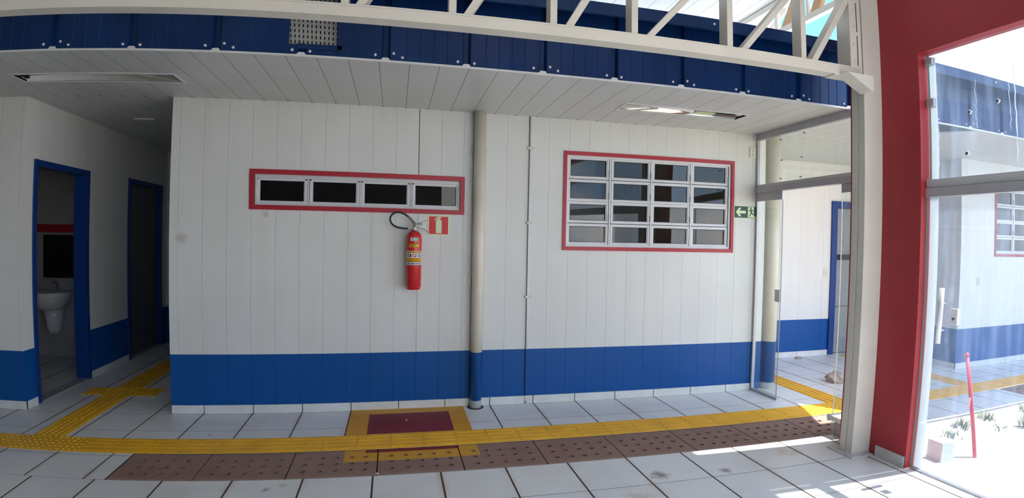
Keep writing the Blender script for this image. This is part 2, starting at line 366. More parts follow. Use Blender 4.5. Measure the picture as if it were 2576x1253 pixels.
# passage beyond the glass partition
struct(wall_with_holes(5.69,8.89,0,H+.02,1.30,1.40,[(7.92,8.68,0,2.09)]).build('wall_passage',M['wall_xr']),'white and blue back wall of the passage beyond the glass partition','wall')
b=MB(); b.box(5.57,5.69,.12,1.40,0,H+.02)
struct(b.build('wall_passage_side',M['wall_y']),'side wall of the passage behind the round pipe','wall')
struct(wall_with_holes(8.79,14,0,H+.02,0,.10,[W3]).build('wall_far',M['wall_xr']),'white and blue wall seen through the courtyard glass','wall')
struct(MB().box(8.79,8.89,.10,1.30,0,H+.02).build('wall_far_side',M['wall_y']),'shaded side of the far wall corner','wall')
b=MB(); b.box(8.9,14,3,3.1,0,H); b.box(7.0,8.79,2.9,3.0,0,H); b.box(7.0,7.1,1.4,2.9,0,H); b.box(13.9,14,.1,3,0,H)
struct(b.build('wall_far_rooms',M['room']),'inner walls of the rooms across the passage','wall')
# red wall with the big glazed opening
b=MB(); b.box(5.31,5.43,-2.125,-1.50,0,4.0); b.box(5.31,5.43,-9.6,-2.125,2.87,4.0); b.box(5.31,5.43,-9.7,-9.6,0,4.0)
struct(b.build('wall_right',M['red']),'dark red wall and header around the big courtyard glass','wall')
struct(MB().box(5.312,5.3145,-9.6,-2.19,2.875,4.0).build('trim_2',M['red']),'thin red cover board over the courtyard glass','trim')

# ---------------------------------------------------------------- baseboards (tile skirtings with dark joints)
def skirting(name,axis,at,lo,hi,joints,out,label,h=.07,m=None):
    b=MB(); js=[lo]+[j for j in joints if lo+.02<j<hi-.02]+[hi]
    for a,c in zip(js[:-1],js[1:]):
        a2,c2=a+.0035,c-.0035
        y0,y1=sorted((at,at+out*.010))
        if axis=='x': b.box(a2,c2,y0,y1,.0,h)
        else: b.box(y0,y1,a2,c2,.0,h)
    y0,y1=sorted((at,at+out*.004))
    (b.box(lo,hi,y0,y1,0,h-.002,mi=1) if axis=='x' else b.box(y0,y1,lo,hi,0,h-.002,mi=1))
    return struct(b.build(name,[m or M['base'],M['grout']]),label,'baseboard')
J=[.2794+.41484*k for k in range(-12,32)]
skirting('baseboard_front','x',0,0,5.56,J,-1,'white tile baseboard along the front wall')
skirting('baseboard_left','x',0,-4.6,-1.31,[j-.21 for j in J],-1,'white tile baseboard left of the hallway')
skirting('baseboard_corner','y',-1.31,0,.165,[],1,'short baseboard piece beside the first hallway door')
skirting('baseboard_hallway','y',-1.31,1.13,2.04,[1.55],1,'dim baseboard between the two hallway doors')
skirting('baseboard_passage','x',1.30,5.69,7.84,[6.05,6.46,6.88,7.3],-1,'white baseboard of the passage back wall')
skirting('baseboard_far','x',0,8.79,14,[j+.1 for j in J],-1,'white baseboard of the far wall')
skirting('baseboard_far_side','y',8.79,0,1.3,[.4,.8],-1,'baseboard on the shaded far wall side')
skirting('baseboard_right','y',5.31,-2.125,-1.86,[],-1,'grey baseboard under the dark red wall',h=.085,m=M['gray_base'])

# ---------------------------------------------------------------- floor
b=MB()
def fz(x0,x1,y0,y1,mi,z=0.0): b.quad((x0,y0,z),(x1,y0,z),(x1,y1,z),(x0,y1,z),mi=mi)
fz(-6,14,-.93,4,0); fz(-6,.08,-1.377,-.93,1); fz(5.81,8.29,-1.377,-.93,1)
fz(-6,5.38,-12,-1.377,2)
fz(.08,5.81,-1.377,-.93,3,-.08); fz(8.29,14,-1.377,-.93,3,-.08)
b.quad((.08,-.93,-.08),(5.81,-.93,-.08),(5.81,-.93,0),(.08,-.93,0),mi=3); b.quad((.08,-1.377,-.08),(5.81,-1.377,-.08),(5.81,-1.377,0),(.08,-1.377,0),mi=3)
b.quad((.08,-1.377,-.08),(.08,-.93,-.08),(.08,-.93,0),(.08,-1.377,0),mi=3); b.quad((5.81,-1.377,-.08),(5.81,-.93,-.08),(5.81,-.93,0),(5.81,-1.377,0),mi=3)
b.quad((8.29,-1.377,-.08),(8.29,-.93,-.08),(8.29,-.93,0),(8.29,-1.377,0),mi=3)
fz(5.38,14,-1.42,-1.377,4)
b.quad((5.38,-1.42,-.3),(14,-1.42,-.3),(14,-1.42,0),(5.38,-1.42,0),mi=4); b.quad((5.38,-12,-.3),(5.38,-1.42,-.3),(5.38,-1.42,0),(5.38,-12,0),mi=4)
fl=b.build('floor',[M['tile_wall'],M['tile_left'],M['tile_near'],M['dark'],M['concrete']])
struct(fl,'white ceramic tile floor with dark joints','floor')
b=MB(); n=40
import mathutils
vs=[[b.b.verts.new((5.38+ (i/n)**1.6*55,-1.42-(j/n)**1.6*60, -.018+.03*mathutils.noise.noise(Vector((i*.55,j*.55,0)))*(1 if j>0 and i>0 else 0))) for j in range(n+1)] for i in range(n+1)]
for i in range(n):
    for j in range(n): f=b.b.faces.new((vs[i][j],vs[i+1][j],vs[i+1][j+1],vs[i][j+1])); f.smooth=True
struct(b.build('ground',M['sand']),'sunlit sandy courtyard ground','ground')

# ---------------------------------------------------------------- ceiling (with lamp holes and an added slot for a sun patch)
def plate(name,z,outer,holes,m,th=.012):
    b=bmesh.new(); es=[]
    for loop in [outer]+holes:
        v=[b.verts.new((x,y,z)) for x,y in loop]; es+=[b.edges.new((v[i],v[(i+1)%len(v)])) for i in range(len(v))]
    bmesh.ops.triangle_fill(b,use_beauty=True,edges=es)
    r=bmesh.ops.extrude_face_region(b,geom=b.faces[:]); bmesh.ops.translate(b,verts=[v for v in r['geom'] if isinstance(v,bmesh.types.BMVert)],vec=(0,0,th))
    o=MB(); o.b.free(); o.b=b; return o.build(name,m)
L1=(-1.0,.262,-.70,-.485); L2=(3.76,4.935,-.70,-.51)
rect=lambda x0,x1,y0,y1:[(x0,y0),(x1,y0),(x1,y1),(x0,y1)]
gap=[(6.885,-.615),(7.33,-1.235),(6.615,-1.235)]  # slot added out of view to let a sun patch reach the floor
struct(plate('ceiling',H,rect(-6,14,-1.25,4),[rect(*L1),rect(*L2),gap],M['ceil']),'white strip ceiling over the walkway','ceiling')
b=MB(); b.box(-6,6.5,-1.212,4.2,3.14,3.17); b.box(7.5,14,-1.212,4.2,3.14,3.17); b.box(6.5,7.5,-.3,4.2,3.14,3.17)  # sheets left open above the added sun slot
tag(b.build('walkway_roof',M['roofm']),'flat metal sheets covering the walkway, hidden behind the blue fascia','roof',kind='structure')
tb=MB().box(-6,14,-1.262,-1.246,2.684,2.697)
for k in range(-11,25):
    c=.21+.5335*k; tb.poly([(c-.034,-1.2575,2.697),(c+.026,-1.2575,2.697),(c+.016,-1.2575,2.713),(c-.020,-1.2575,2.713)],-.003,(0,1,0))
struct(tb.build('trim_3',M['alu']),'thin white edge strip under the blue fascia','trim')

# ---------------------------------------------------------------- canopy above the hall
struct(MB().box(-6,5.8,-9.8,1.25,4.02,4.05).build('ceiling_canopy',M['lining']),'high white plank lining of the canopy roof','ceiling')
struct(MB().box(-4.7,-4.6,-9.8,0.1,0,4.05).build('wall_added_side',M['room']),'added unseen side wall that darkens the left of the covered hall','wall')  # unseen wall added to keep light off the left side
struct(MB().box(-4.6,3.1,-9.8,-9.7,0,4.05).build('wall_added_back',M['room']),'added unseen end wall that blocks light from behind the covered hall','wall')  # unseen wall added to cut light and darken the small window's reflections

# ---------------------------------------------------------------- blue fascia
fa=thing('roof_fascia','long dark blue ribbed sheet-metal fascia running above the white walkway ceiling','fascia',(0,-1.256,H))
ribs=[.21+.5335*k for k in range(-11,26)]
prof=[(-6.0,0)]
for c in ribs:
    if c>-5.9: prof+=[(c-.030,0),(c-.018,.028),(c+.012,.028),(c+.026,0)]
    for m_ in (.13,.22,.31,.40):
        u=c+m_
        if m_<.5: prof+=[(u-.004,0),(u,.0022),(u+.004,0)]
prof=[p for p in prof if -6<=p[0]<=14]; prof.append((14.0,0)); prof.sort()
# the opening for the vent panel
VX0,VX1,VZ0,VZ1=1.195,1.497,2.765,3.12
def at(u):
    for (a,ya),(c,yc) in zip(prof[:-1],prof[1:]):
        if a<=u<=c: return ya+(yc-ya)*((u-a)/(c-a) if c>a else 0)
prof=sorted(set(prof)|{(VX0,at(VX0)),(VX1,at(VX1))})
b=MB()
zs=[H,VZ0,VZ1,3.19]
cols=[[b.b.verts.new((u,-1.256+y,z)) for z in zs] for u,y in prof]
for i in range(len(cols)-1):
    for j in range(3):
        mid=(prof[i][0]+prof[i+1][0])/2
        if j==1 and VX0<mid<VX1: continue
        b.b.faces.new((cols[i][j],cols[i+1][j],cols[i+1][j+1],cols[i][j+1]))
thicken(b.b,geom=b.b.faces[:],thickness=.002)
b.build('ribbed_sheet',M['fascia'],fa)
MB().box(-6,14,-1.445,-1.440,3.081,3.162).box(-6,14,-1.440,-1.425,3.081,3.085).poly([(-6,-1.445,3.162),(14,-1.445,3.162),(14,-1.18,3.20),(-6,-1.18,3.20)],.004).build('flashing',M['cap'],fa)
MB().box(VX1+.002,VX1+.03,-1.262,-1.256,2.74,3.12).box(1.25,VX1+.03,-1.262,-1.256,2.735,VZ0+.003).build('opening_edge',M['fascia'],fa)
sb=MB(); sb.lathe([(.010,0),(.010,.003),(.006,.007),(.0,.008)],n=10); s0=sb.build('screw',M['alu'])
first=True
for i,c in enumerate(ribs):
    if not -1<c<9: continue
    pts=[(c-.062,2.725),(c+.05,2.722)] if i%2 else [(c-.07,2.728),(c+.048,2.745),(c+.105,2.722)]
    if i%3==0: pts.append((c+.16,3.125))
    for px,pz in pts:
        s=s0 if first else s0.copy()
        if not first: C.objects.link(s)
        first=False
        s.matrix_world=Matrix.Translation((px,-1.257 if pz<3 else -1.446,pz))@Matrix.Rotation(PI/2,4,'X')
        mw=s.matrix_world.copy(); s.parent=fa; s.matrix_parent_inverse=fa.matrix_world.inverted(); s.matrix_basis=mw
# perforated vent panel leaning in the opening
vp=thing('vent_panel','grey perforated metal vent panel tilted inside the cut-out of the blue fascia','vent',(1.33,-1.24,2.78))
b=MB(); nx,nz=12,9; x0,x1,z0,z1=1.155,1.502,2.772,3.11
cw=(x1-x0)/nx; chh=(z1-z0)/nz
def tilt(x,z): return Vector((x+.035*(3.11-z)/.34*(1-.85*(x-x0)/(x1-x0)), -1.235+.10*(z-2.772), z-.006*(x-x0)/.3))
xs=[x0]; 
for i in range(nx): xs+=[x0+cw*(i+.37),x0+cw*(i+.66)]
xs.append(x1); zz=[z0]
for j in range(nz): zz+=[z0+chh*(j+.2),z0+chh*(j+.8)]
zz.append(z1)
g=[[b.b.verts.new(tilt(x,z)) for z in zz] for x in xs]
for i in range(len(xs)-1):
    for j in range(len(zz)-1):
        if i%2==1 and j%2==1: continue
        b.b.faces.new((g[i][j],g[i+1][j],g[i+1][j+1],g[i][j+1]))
thicken(b.b,geom=b.b.faces[:],thickness=.003)
b.build('perforated_sheet',M['slotgray'],vp)
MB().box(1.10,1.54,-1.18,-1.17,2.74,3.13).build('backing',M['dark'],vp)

# ---------------------------------------------------------------- drain slabs with holes
def slab(x0,x1,y0,y1,holes,r,z=-.004,depth=.045):
    b=MB(); xs=[x0]; 
    hx=sorted({h[0] for h in holes}); hy=sorted({h[1] for h in holes}); q=r*1.5
    for h in hx: xs+=[h-q,h+q]
    xs.append(x1); ys=[y0]
    for h in hy: ys+=[h-q,h+q]
    ys.append(y1)
    for i in range(len(xs)-1):
        for j in range(len(ys)-1):
            if i%2 and j%2:
                cx,cy=(xs[i]+xs[i+1])/2,(ys[j]+ys[j+1])/2; n=16
                jx=cx+random.uniform(-.006,.006); jy=cy+random.uniform(-.005,.005)
                out=[];inn=[];low=[]
                for k in range(n):
                    a=2*PI*k/n+PI/4; ca,sa=math.cos(a),math.sin(a); m=max(abs(ca),abs(sa))
                    out.append(b.b.verts.new((cx+q*ca/m,cy+q*sa/m,z))); inn.append(b.b.verts.new((jx+r*ca*1.12,jy+r*sa,z))); low.append(b.b.verts.new((jx+r*.8*ca,jy+r*.8*sa,z-depth)))
                for k in range(n):
                    k2=(k+1)%n; b.b.faces.new((out[k],out[k2],inn[k2],inn[k])); b.b.faces.new((inn[k],inn[k2],low[k2],low[k]))
                b.b.faces.new(low[::-1])
            else: b.quad((xs[i],ys[j],z),(xs[i+1],ys[j],z),(xs[i+1],ys[j+1],z),(xs[i],ys[j+1],z))
    for a in ((x0,y0,x1,y0),(x1,y0,x1,y1),(x1,y1,x0,y1),(x0,y1,x0,y0)):
        b.quad((a[0],a[1],z-.05),(a[2],a[3],z-.05),(a[2],a[3],z),(a[0],a[1],z))
    bmesh.ops.remove_doubles(b.b,verts=b.b.verts[:],dist=1e-5)
    return b
slab_names=['leftmost drilled concrete slab, beside the white tiles at the dark end of the channel','second drilled concrete slab from the left, before the one touching the yellow paint','drilled concrete slab whose right end is covered by the left edge of the yellow paint',
 'middle drilled concrete slab mostly covered by yellow paint and a thin red line','drilled concrete slab whose left end carries the right edge of the yellow paint','reddish drilled concrete slab right of the yellow-painted ones','drilled concrete slab in front of the four-column window, third right of the paint',
 'drilled concrete slab before the right edge of the four-column window','drilled concrete slab second from the cream column','drilled concrete slab partly in sun beside the cream column']
js=[.082,.634,1.212,1.787,2.364,2.942,3.519,4.096,4.674,5.233,5.808]
for k in range(10):
    a,c=js[k]+.004,js[k+1]-.004; first_x=js[k]+.095
    hs=[(first_x+.1*i+(.02 if k==0 else 0),y) for i in range(5 if k else 4) for y in (-1.048,-1.152,-1.262)]
    o=slab(a,c,-1.374,-.928,hs,.0185).build('drain_slab',M['slab'])
    tag(o,slab_names[k],'slab',group='drilled slabs of the drain channel')
o=slab(8.295,8.86,-1.374,-.928,[(8.4+.1*i,y) for i in range(5) for y in (-1.048,-1.152,-1.262)],.0185).build('drain_slab',M['slab'])
tag(o,'drilled brown slab of the far walkway seen low at the right picture edge','slab')

# ---------------------------------------------------------------- tactile strips
def guide(x0,x1,y0,y1,along='x',t=.2425,off=0,bars=True,dots=False,b=None,z0=0):
    b=b or MB(); n=max(1,round(((x1-x0) if along=='x' else (y1-y0))/t))
    for k in range(n):
        if along=='x': a0=x0+(x1-x0)*k/n+.0006; a1=x0+(x1-x0)*(k+1)/n-.0006; r=(a0,a1,y0,y1)
        else: a0=y0+(y1-y0)*k/n+.0006; a1=y0+(y1-y0)*(k+1)/n-.0006; r=(x0,x1,a0,a1)
        b.box(r[0],r[1],r[2],r[3],z0-.001,z0+.003)
        if bars:
            w=(y1-y0) if along=='x' else (x1-x0)
            for i in range(4):
                c=(y0 if along=='x' else x0)+w*(i+.5)/4
                if along=='x': b.box(a0+.008,a1-.008,c-.011,c+.011,z0+.003,z0+.007)
                else: b.box(c-.011,c+.011,a0+.008,a1-.008,z0+.003,z0+.007)
        if dots:
            for i in range(5):
                for j in range(5):
                    cx=r[0]+(r[1]-r[0])*(i+.5)/5; cy=r[2]+(r[3]-r[2])*(j+.5)/5
                    b.lathe([(.013,z0+.003),(.009,z0+.007),(0,z0+.008)],(cx,cy,0),n=8)
    return b
Y0,Y1=-.926,-.640
b=guide(-4.9,-1.05,Y0,Y1,dots=False); guide(-1.05,-.35,Y0,Y1,bars=False,dots=True,b=b); guide(-.35,5.33,Y0,Y1,b=b); guide(5.33,5.9,Y0,Y1,b=b)
tag(b.build('tactile_strip',M['yellow']),'long yellow ribbed tactile strip running along the drilled slabs','tactile strip')
b=guide(-.86,-.60,Y1,-.2,along='y',bars=False,dots=True); guide(-.86,-.60,-.2,.52,along='y',b=b); guide(-1.09,-.36,.52,.78,bars=False,dots=True,b=b); guide(-.86,-.60,.78,3.2,along='y',b=b)
tag(b.build('tactile_strip',M['yellow']),'yellow tactile strip with a cross leading into the dark hallway','tactile strip')
b=guide(6.0,6.27,-.64,.46,along='y'); guide(5.9,6.4,Y0,Y1,bars=False,dots=True,b=b)
tag(b.build('tactile_strip',M['yellow']),'yellow tactile strip behind the glass partition leading back from the walkway','tactile strip')
b=guide(6.4,14,Y0,Y1); guide(7.98,8.25,-.64,1.2,along='y',b=b)
tag(b.build('tactile_strip',M['yellow']),'yellow tactile strip forking beyond the red pole, seen through the dusty glass','tactile strip')
# painted place for the extinguisher
mk=thing('floor_marking','yellow painted rectangle with dark red centre below the fire extinguisher','floor marking',(2.03,-.4,0))
b=MB()
for x0,x1,y0,y1 in ((1.53,2.52,-.14,-.004),(1.53,1.69,-.638,-.14),(2.375,2.52,-.638,-.14),(1.69,2.375,-.638,-.622)): b.box(x0,x1,y0,y1,0,.0015)
b.build('yellow_border',M['yel_paint'],mk)
MB().box(1.69,2.375,-.622,-.14,0,.0015).build('red_field',M['red_paint'],mk)

# ---------------------------------------------------------------- truss in front of the fascia
YF=-1.82; YB=-1.722
tr=thing('roof_truss','cream steel truss crossing the top of the picture in front of the blue fascia','truss',(0,YF,2.745))
b=MB(); b.box(-5.5,5.105,YF,YB,2.745,2.806); b.box(-5.5,5.105,YF-.004,YB+.004,2.806,2.816)
b.build('bottom_chord',M['cream'],tr,bevel=.002)
MB().box(-5.5,5.105,YF,YB,3.62,3.70).build('top_chord',M['cream'],tr)
verts=[-.81,-.21,.39,.99,1.59,2.186,2.783,3.303,3.98,4.575]
for i,x in enumerate(verts):
    MB().box(x-.021,x+.021,YF+.004,YB-.004,2.816,3.62).build('vertical_member',M['cream'],tr)
diag=[(-.745,.62),(-.145,.62),(.455,.62),(1.055,.62),(1.672,.60),(2.273,.59),(2.883,.59),(3.409,.92),(4.092,.87),(4.669,.635)]
for x,sl in diag:
    x1=x+sl*.82
    MB().bar((x-.01*sl,YF+.045,2.806),(x1,YF+.045,3.63),.05*(1/math.sqrt(1+sl*sl)),.078,side=(1,0,0)).build('diagonal_member',M['cream'],tr)
MB().box(4.997,5.105,YF+.002,YB+.03,2.816,3.70).build('end_post',M['cream'],tr,bevel=.002)
MB().box(5.062,5.067,YF-.001,YF+.003,2.83,3.05).box(5.062,5.067,YF-.001,YF+.003,3.08,3.3).build('weld_seam',M['dark'],tr)
for z in (2.86,2.985,3.11,3.235,3.36): MB().lathe([(.011,0),(.011,.004),(.006,.008),(0,.009)],n=10).build('bolt',M['cream'],tr).matrix_basis=Matrix.Translation((5.035,YF+.002,z))@Matrix.Rotation(PI/2,4,'X')
# gusset below the chord end
b=MB(); b.poly([(4.885,YF+.03,2.742),(5.125,YF+.03,2.742),(5.125,YF+.03,2.635),(5.10,YF+.03,2.635)],-.11,(0,1,0)).build('gusset',M['cream'],tr,bevel=.002)
b=MB(); b.box(4.84,5.02,YF-.0,YB,2.737,2.745).build('gusset_plate',M['cream'],tr)
# column
co=thing('steel_column','cream square steel column standing on the floor before the dark red wall','column',(5.22,-1.74,0))
b=MB(); b.box(5.135,5.315,-1.80,-1.742,0,4.02); b.box(5.135,5.315,-1.736,-1.68,0,4.02); b.box(5.140,5.31,-1.75,-1.72,0,4.02)
b.build('shaft',M['cream'],co,bevel=.003)
MB().poly([(5.09,-1.85,0),(5.305,-1.85,0),(5.305,-1.60,0),(5.09,-1.60,0)],.012).build('base_plate',M['marble'],co)
MB().tube([(5.128,-1.806,.016),(5.128,-1.67,.016)],.007,8).tube([(5.128,-1.806,.016),(5.305,-1.806,.016)],.007,8).build('mortar_edge',M['marble'],co)
# side truss at the right roof edge
ts=thing('roof_truss','smaller cream and tan truss against the sky at the canopy right edge','truss',(5.6,-.4,3.65))
MB().box(5.57,5.63,-1.7,-.36,3.64,3.70).build('bottom_chord',M['cream'],ts)
MB().box(5.57,5.63,-1.7,.5,3.95,4.01).build('top_chord',M['cream'],ts)
for y in (-.30,-.75,-1.3): MB().box(5.58,5.62,y-.015,y+.015,3.26 if y>-.5 else 3.70,3.95).build('vertical_member',M['cream'],ts)
for ya,yb in ((-.42,-.62),(-.83,-1.0),(-1.35,-1.55)): MB().bar((5.6,ya,3.67),(5.6,yb,3.96),.10,.05,side=(0,1,0)).build('diagonal_member',M['tan'],ts)
MB().bar((5.66,.26,4.0),(5.66,.26,3.25),.05,.05).build('post',M['cream'],ts)
# braces under the lining beyond the fascia
for p0,p1,m,lab in (((5.10,.5,4.02),(5.50,.5,4.02-.40),'tan','rusty flat brace crossing below the canopy lining beyond the fascia'),((5.60,.5,3.98),(5.25,.5,3.60),'cream','pale brace crossing the rusty one beyond the fascia'),
                  ((5.80,.5,3.6),(5.80,-.2,4.02),'cream','long cream brace rising toward the roof edge beyond the fascia')):
    tag(MB().bar(p0,p1,.07,.02,side=(0,1,0) if p0[1]!=p1[1] else (0,1,0)).build('roof_brace',M[m]),lab,'brace')

# ---------------------------------------------------------------- windows
def red_frame(b,x0,x1,z0,z1,w,y=-.010,y1=.03):
    b.box(x0,x1,y,y1,z1-w,z1); b.box(x0,x1,y,y1,z0,z0+w); b.box(x0,x0+w,y,y1,z0+w,z1-w); b.box(x1-w,x1,y,y1,z0+w,z1-w); return b
def ring(b,x0,x1,z0,z1,w,y0,y1,wb=None):
    wb=wb or w; b.box(x0,x1,y0,y1,z1-w,z1); b.box(x0,x1,y0,y1,z0,z0+wb); b.box(x0,x0+w,y0,y1,z0+wb,z1-w); b.box(x1-w,x1,y0,y1,z0+wb,z1-w); return b
# window 1: four awning panes in a row
w1=thing('window_1','low wide window of four dark panes in a red frame above the extinguisher','window',(1.58,0,1.75),kind='structure')
red_frame(MB(),.660,2.502,1.755,2.100,.040).build('red_surround',M['red_trim'],w1,bevel=.002)
b=MB(); ring(b,.70,2.462,1.795,2.060,.018,.02,.09); b.box(.70,2.462,.012,.05,2.030,2.043); 
for x in (1.143,1.584,2.025): b.box(x-.006,x+.006,.03,.09,1.80,2.05)
b.build('window_frame',M['alu'],w1,bevel=.001)
MB().box(.695,2.467,-.004,.03,1.787,1.797).build('sill',M['base'],w1)
for xa,xb in ((.746,1.100),(1.188,1.541),(1.626,1.981),(2.069,2.424)):
    s=MB(); ring(s,xa-.034,xb+.034,1.813,2.030,.018,.028,.055); 
    ring(s,xa-.018,xb+.018,1.826,2.020,.012,.034,.055); so_=s.build('sash',M['alu'],w1,bevel=.001)
    ring(MB(),xa-.004,xb+.004,1.834,2.020,.004,.0335,.0345).build('gasket',M['gasket'],so_)
    MB().box(xa,xb,.040,.044,1.838,2.016).build('pane',M['pane_dark'],so_)
    for xl in (xa-.026,xb+.026): MB().box(xl-.006,xl+.006,.022,.030,2.016,2.026).build('latch',M['gasket'],so_)
# window 2: four columns of four panes
def big_window(dx,name,label):
    w=thing(name,label,'window',(4.36+dx,0,1.45),kind='structure')
    red_frame(MB(),3.442+dx,5.292+dx,1.447,2.391,.035).build('red_surround',M['red_trim'],w,bevel=.002)
    b=MB(); ring(b,3.477+dx,5.257+dx,1.482,2.356,.022,.006,.09)
    for x in (3.923,4.360,4.800): b.box(x-.008+dx,x+.008+dx,.012,.09,1.50,2.34)
    b.build('window_frame',M['alu'],w,bevel=.001)
    cols=((3.524,3.880),(3.967,4.319),(4.401,4.758),(4.842,5.198)); rows=((1.531,1.676),(1.742,1.888),(1.950,2.099),(2.165,2.314))
    for ci,(xa,xb) in enumerate(cols):
        for ri,(za,zb) in enumerate(rows):
            g=.0 if ri else .008
            s=MB(); ring(s,xa-.030+dx,xb+.030+dx,za-.030,zb+.030,.016,.016,.05); ring(s,xa-.016+dx,xb+.016+dx,za-.015,zb+.015,.013,.022,.05)
            so_=s.build('sash',M['alu'],w,bevel=.0012)
            ring(MB(),xa-.004+dx,xb+.004+dx,za-.004,zb+.004,.005,.0212,.0222).build('gasket',M['gasket'],so_)
            p=MB(); tx=random.uniform(-.002,.002); tz=[.0,.0012,-.001,.0015][ri]
            x0,x1=xa+dx,xb+dx
            p.quad((x0,.030+tz,za),(x1,.030+tz+tx,za),(x1,.030-tz+tx,zb),(x0,.030-tz,zb)); thicken(p.b,geom=p.b.faces[:],thickness=.003)
            p.build('pane',M['pane_win'],so_)
            if ri: 
                MB().box(xb+.030+dx,xb+.036+dx,.008,.02,za,za+.06).build('hinge_arm',M['dark_steel'],so_)
    return w
big_window(0,'window_2','four-by-four pane window in a thin red frame right of the thin conduit')
big_window(6.08,'window_3','four-by-four pane window on the far wall, at the right picture edge')
# curtains behind the far window and a grey sheet added for the flat reflection in window 2's third column
def curtain(name,x0,x1,y,z0,z1,m,label):
    b=MB(); n=60; v=[[b.b.verts.new((x0+(x1-x0)*i/n,y+.02*math.sin(i*1.3)+.008*math.sin(i*3.1),z)) for z in (z0,z1)] for i in range(n+1)]
    for i in range(n): f=b.b.faces.new((v[i][0],v[i+1][0],v[i+1][1],v[i][1])); f.smooth=True
    tag(b.build(name,m),label,'curtain')
M['curt']=mat('grey_curtain',(.50,.50,.48),.9,var=.05)
M['pane_tone']=mat('grey_tone_sheet',(.34,.33,.30),.9,var=.03)
curtain('curtain',9.62,10.6,.22,1.0,2.45,M['curt'],'pale curtain hanging behind the far window at the right edge')
tag(MB().box(4.43,4.86,.10,.104,1.42,2.42).build('tone_sheet',M['pane_tone']),'drab grey sheet added for the flat grey reflection in the third pane column of the nearer large window','pane_tone')  # sheet added to imitate a grey reflection in these panes

# ---------------------------------------------------------------- hallway doors
def hall_door(name,y0,y1,zt,label,leaf=None):
    d=thing(name,label,'door',(-1.31,(y0+y1)/2,0),kind='structure')
    b=MB(); b.box(-1.44,-1.297,y0,y0+.055,0,zt); b.box(-1.44,-1.297,y1-.055,y1,0,zt); b.box(-1.44,-1.297,y0+.055,y1-.055,zt-.055,zt)
    b.build('door_frame',M['door_blue'],d,bevel=.003)
    MB().box(-1.43,-1.30,y0+.055,y1-.055,-.001,.012).build('threshold',M['concrete'],d)
    if leaf=='open':
        MB().box(-2.16,-1.445,y1-.055,y1-.018,.01,zt-.06).build('door_leaf',M['door_blue'],d,bevel=.002)
    if leaf=='shut':
        l=MB().box(-1.40,-1.365,y0+.058,y1-.058,.01,zt-.058).build('door_leaf',M['leafg'],d,bevel=.002)
        MB().tube([(-1.365,y0+.13,1.02),(-1.33,y0+.13,1.02),(-1.33,y0+.24,1.02)],.009,8).build('handle',M['steel'],l)
    return d
M['leafg']=mat('grey_door_leaf',(.10,.11,.12),.5,var=.05)
hall_door('door_1',.165,1.15,2.175,'open blue-framed doorway to the bathroom in the dark hallway')
hall_door('door_2',2.045,3.06,2.195,'second blue-framed door deep in the dark hallway','shut')
d=thing('door_3','bright blue framed door with a dark bar, seen through the glass partition','door',(8.3,1.3,0),kind='structure')
b=MB(); b.box(7.835,7.925,1.27,1.41,0,2.17); b.box(8.675,8.765,1.27,1.41,0,2.17); b.box(7.925,8.675,1.27,1.41,2.08,2.17); b.build('door_frame',M['door_blue'],d,bevel=.003)
lf=MB().box(7.93,8.67,1.345,1.38,.01,2.075).build('door_leaf',M['leafg'],d)
lf.data.materials[0]=mat('steel_grey_leaf',(.27,.30,.32),.35,var=.08)
MB().box(7.94,8.66,1.335,1.346,1.34,1.42).build('push_bar',M['gasket'],lf)
MB().box(7.94,8.66,1.340,1.346,.672,.68).build('panel_joint',M['gasket'],lf)

# ---------------------------------------------------------------- bathroom things
sk=thing('washbasin','white ceramic washbasin on a half pedestal, dim in the open bathroom','washbasin',(-2.26,2.0,0))
b=MB(); n=28
def oval(rx,ry,z,cy=2.0,flat=.23): 
    out=[]
    for k in range(n):
        a=2*PI*k/n; out.append(b.b.verts.new((-2.26+rx*math.cos(a),min(cy+ry*math.sin(a),2.235),z)))
    return out
rings=[oval(.12,.10,.60),oval(.20,.16,.66),oval(.25,.22,.76),oval(.26,.235,.82),oval(.24,.215,.822),oval(.19,.15,.77,1.98),oval(.08,.07,.70,1.98)]
for r0,r1 in zip(rings[:-1],rings[1:]):
    for k in range(n): f=b.b.faces.new((r0[k],r0[(k+1)%n],r1[(k+1)%n],r1[k])); f.smooth=True
b.b.faces.new(rings[0][::-1]); b.b.faces.new(rings[-1]); b.build('basin',M['ceramic'],sk)
MB().lathe([(.0,.30),(.06,.31),(.085,.36),(.105,.50),(.13,.64)],(-2.26,2.08,0)).build('pedestal',M['ceramic'],sk)
MB().tube([(-2.26,2.17,.82),(-2.26,2.17,.90),(-2.26,2.14,.93),(-2.26,2.07,.92)],.012,8).build('tap',M['steel'],sk)
tag(MB().box(-2.48,-1.98,2.225,2.236,.97,1.50).build('wall_mirror',M['mirror']),'dark rectangular mirror above the dim washbasin','mirror')

